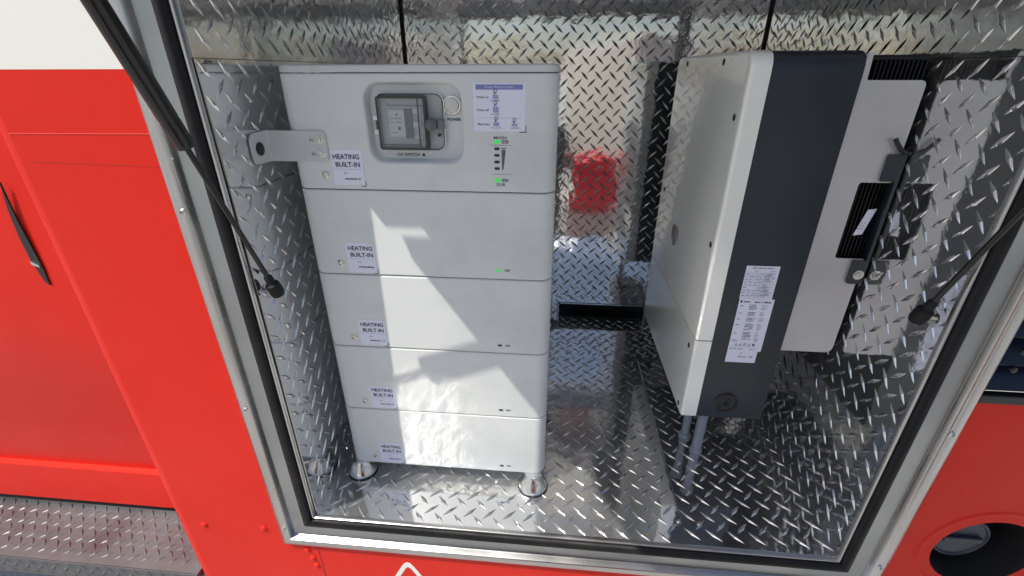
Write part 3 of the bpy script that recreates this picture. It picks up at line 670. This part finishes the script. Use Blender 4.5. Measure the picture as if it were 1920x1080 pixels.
# cable plug
bm = B(); lathe(bm, (1.043, YN + .0015, .274), (0, -1, 0), [(.037, 0), (.037, .003), (.034, .0055), (.030, .006), (.0285, .003), (.018, .003), (.016, .0055), (.0005, .0058)], 36); pg = obj('cable_plug', bm, BLKP, inv, 40)
bm = B(); box(bm, (1.033, YN - .0058, .2725), (1.053, YN - .0044, .2755)); box(bm, (1.0415, YN - .0061, .264), (1.0445, YN - .0046, .284)); obj('plug_cross', bm, VOID, pg)
# badge and screws on the front cover
bm = B()
el = [(.703 + .044 * math.cos(a) + .006 * math.sin(2 * a), .692 + .038 * math.sin(a)) for a in [2 * PI * k / 30 for k in range(30)]]
plate(bm, el, XI - .0016, XI + .002, axis='x'); obj('badge', bm, MARK, inv)
for y, z, o in ((.88, 1.245, fc), (.50, 1.245, fc), (.345, 1.12, fc), (.335, .79, fc), (.352, .452, lc), (.345, .232, lc), (.95, .80, fc)):
    bm = B(); lathe(bm, (XI - .0004, y, z), (-1, 0, 0), [(.0085, -.001), (.0085, .0008), (.0065, .0012), (.005, .0002), (.0004, .0002)], 16); obj('screw', bm, BLKP, o, 40)
# rating labels on the charcoal side
yl = YN + .0015 - .0008
bm = B(); srect(bm, 1.008, 1.096, .6425, .7435, yl); l1 = obj('indicator_table_label', bm, PAPER, inv, label='upper white label with a printed table of indicator states')
bm = B(); text_bm(bm, 'LED Indicating Status', 1.052, .7375, yl - .0005, .0068, bold=.02, sx=.95); rnd = random.Random(21)
text_bm(bm, 'Status', 1.038, .7290, yl - .0005, .0045); text_bm(bm, 'Meaning', 1.080, .7290, yl - .0005, .0045)
for k in range(9):
    z = .7185 - k * .0083
    for x in (1.0105, 1.0235, 1.037, 1.0485):
        if rnd.random() < .9: ticks(bm, x, x + .009, z, yl - .0005, .0024, 4, rnd, .85)
    ticks(bm, 1.060, 1.060 + rnd.uniform(.022, .033), z + .0018, yl - .0005, .0021, 12, rnd, .85)
    if rnd.random() < .7: ticks(bm, 1.060, 1.060 + rnd.uniform(.012, .03), z - .0022, yl - .0005, .0021, 10, rnd, .85)
obj('print', bm, GINK, l1)
bm = B()
for k in range(10): srect(bm, 1.0095, 1.0945, .7235 - k * .0083, .7235 - k * .0083 + .0004, yl - .0004)
for x in (1.022, 1.0355, 1.047, 1.0585): srect(bm, x, x + .0004, .6445, .7315, yl - .0004)
obj('table_lines', bm, LBINK, l1)
bm = B(); srect(bm, 1.009, 1.104, .4695, .6435, yl - .0012); l2 = obj('rating_label', bm, PAPER, inv, label='long white rating label with rows of small print')
bm = B(); yy = yl - .0018
plate(bm, [(1.0155 + .003 * math.cos(2 * PI * k / 12), .6345 + .004 * math.sin(2 * PI * k / 12)) for k in range(12)], yy, yy + .0004)
ticks(bm, 1.022, 1.040, .632, yy, .0045, 6, rnd, .8); ticks(bm, 1.052, 1.066, .632, yy, .0048, 4, rnd, .9); ticks(bm, 1.069, 1.097, .632, yy, .0048, 8, rnd, .9)
obj('heading_text', bm, INK, l2)
bm = B(); z = .6235
for g_, n_ in ((0, 4), (1, 3), (2, 3), (3, 5), (4, 6)):
    ticks(bm, 1.014, 1.024, z - .004, yy, .0028, 4, rnd, .85)
    for q in range(n_):
        ticks(bm, 1.040, 1.040 + rnd.uniform(.018, .026), z, yy, .0024, 9, rnd, .9); ticks(bm, 1.074, 1.074 + rnd.uniform(.008, .017), z, yy, .0018, 6, rnd, .8); z -= .0046
    z -= .0052
for zz in (.5070, .5030): ticks(bm, 1.013, 1.030, zz, yy, .002, 8, rnd, .9); ticks(bm, 1.078, 1.086, zz, yy, .002, 4, rnd, .8)
for k, x in enumerate((1.030, 1.042, 1.066)):
    plate(bm, [(x - .0048, .4885), (x + .0048, .4885), (x, .4965)], yy, yy + .0004, [[(x - .0030, .4895), (x + .0030, .4895), (x, .4945)]])
plate(bm, [(1.051, .4885), (1.0565, .4885), (1.0572, .4965), (1.0503, .4965)], yy, yy + .0004, [[(1.0522, .4897), (1.0556, .4897), (1.0560, .4945), (1.0517, .4945)]])
plate(bm, [(1.0785 + .0042 * math.cos(2 * PI * k / 12), .4925 + .0042 * math.sin(2 * PI * k / 12)) for k in range(12)], yy, yy + .0004)
srect(bm, 1.013, 1.100, .4836, .4840, yy); ticks(bm, 1.013, 1.050, .4765, yy, .0028, 16, rnd, .85); ticks(bm, 1.070, 1.088, .4765, yy, .0022, 8, rnd, .85)
obj('print', bm, GINK, l2)
bm = B(); srect(bm, 1.0095, 1.096, .4290, .4690, yl - .0004); l3 = obj('serial_label', bm, PAPER, inv, label='short white serial label at the bottom')
bm = B(); text_bm(bm, 'S/N:', 1.045, .4610, yl - .001, .0055, 'LEFT'); ticks(bm, 1.043, 1.086, .4485, yl - .001, .0035, 18, rnd, .85); obj('print', bm, INK, l3)
# conduits under the inverter
for x, y, lb in ((.9905, .445, 'left grey conduit under the inverter, farther from the opening'), (1.012, .372, 'right grey conduit under the inverter, nearer the opening')):
    t = thing('conduit', lb, 'conduit', (x, y, 0), 'grey conduits under the inverter')
    bm = B(); tube(bm, (x, y, .004), (x, y, ZB - .002), .0165 if x > 1 else .0135, 24); obj('pipe', bm, PIPE, t, 40)
    bm = B(); lathe(bm, (x, y, .0042), (0, 0, 1), [(.0205, 0), (.0205, .010), (.0180, .013), (.017, .0135)], 24); obj('collar', bm, PIPE, t, 40)
    bm = B(); lathe(bm, (x, y, ZB - .022), (0, 0, 1), [(.0205, 0), (.0215, .004), (.0215, .0215)], 24); obj('gland', bm, PIPE, t, 40)

# small black connector at the stack's right side
t = thing('cable_connector', 'small black connector on the right side of the battery stack', 'connector', (BX1 + .01, .25, .585))
bm = B(); lathe(bm, (BX1 + .0008, .23, .575), (1, 0, 0), [(.017, 0), (.017, .008), (.013, .011), (.013, .018), (.010, .021), (.0005, .0212)], 20); obj('connector_body', bm, BLKP, t, 40)

# ------------------------------------------------------------------ to metres
seen = set()
for o in list(bpy.data.objects):
    if o.type in ('CAMERA', 'LIGHT'): continue
    o.location = o.location * S
    if o.type == 'MESH' and o.data.name not in seen:
        seen.add(o.data.name); o.data.transform(Matrix.Scale(S, 4))
bpy.context.view_layer.update()
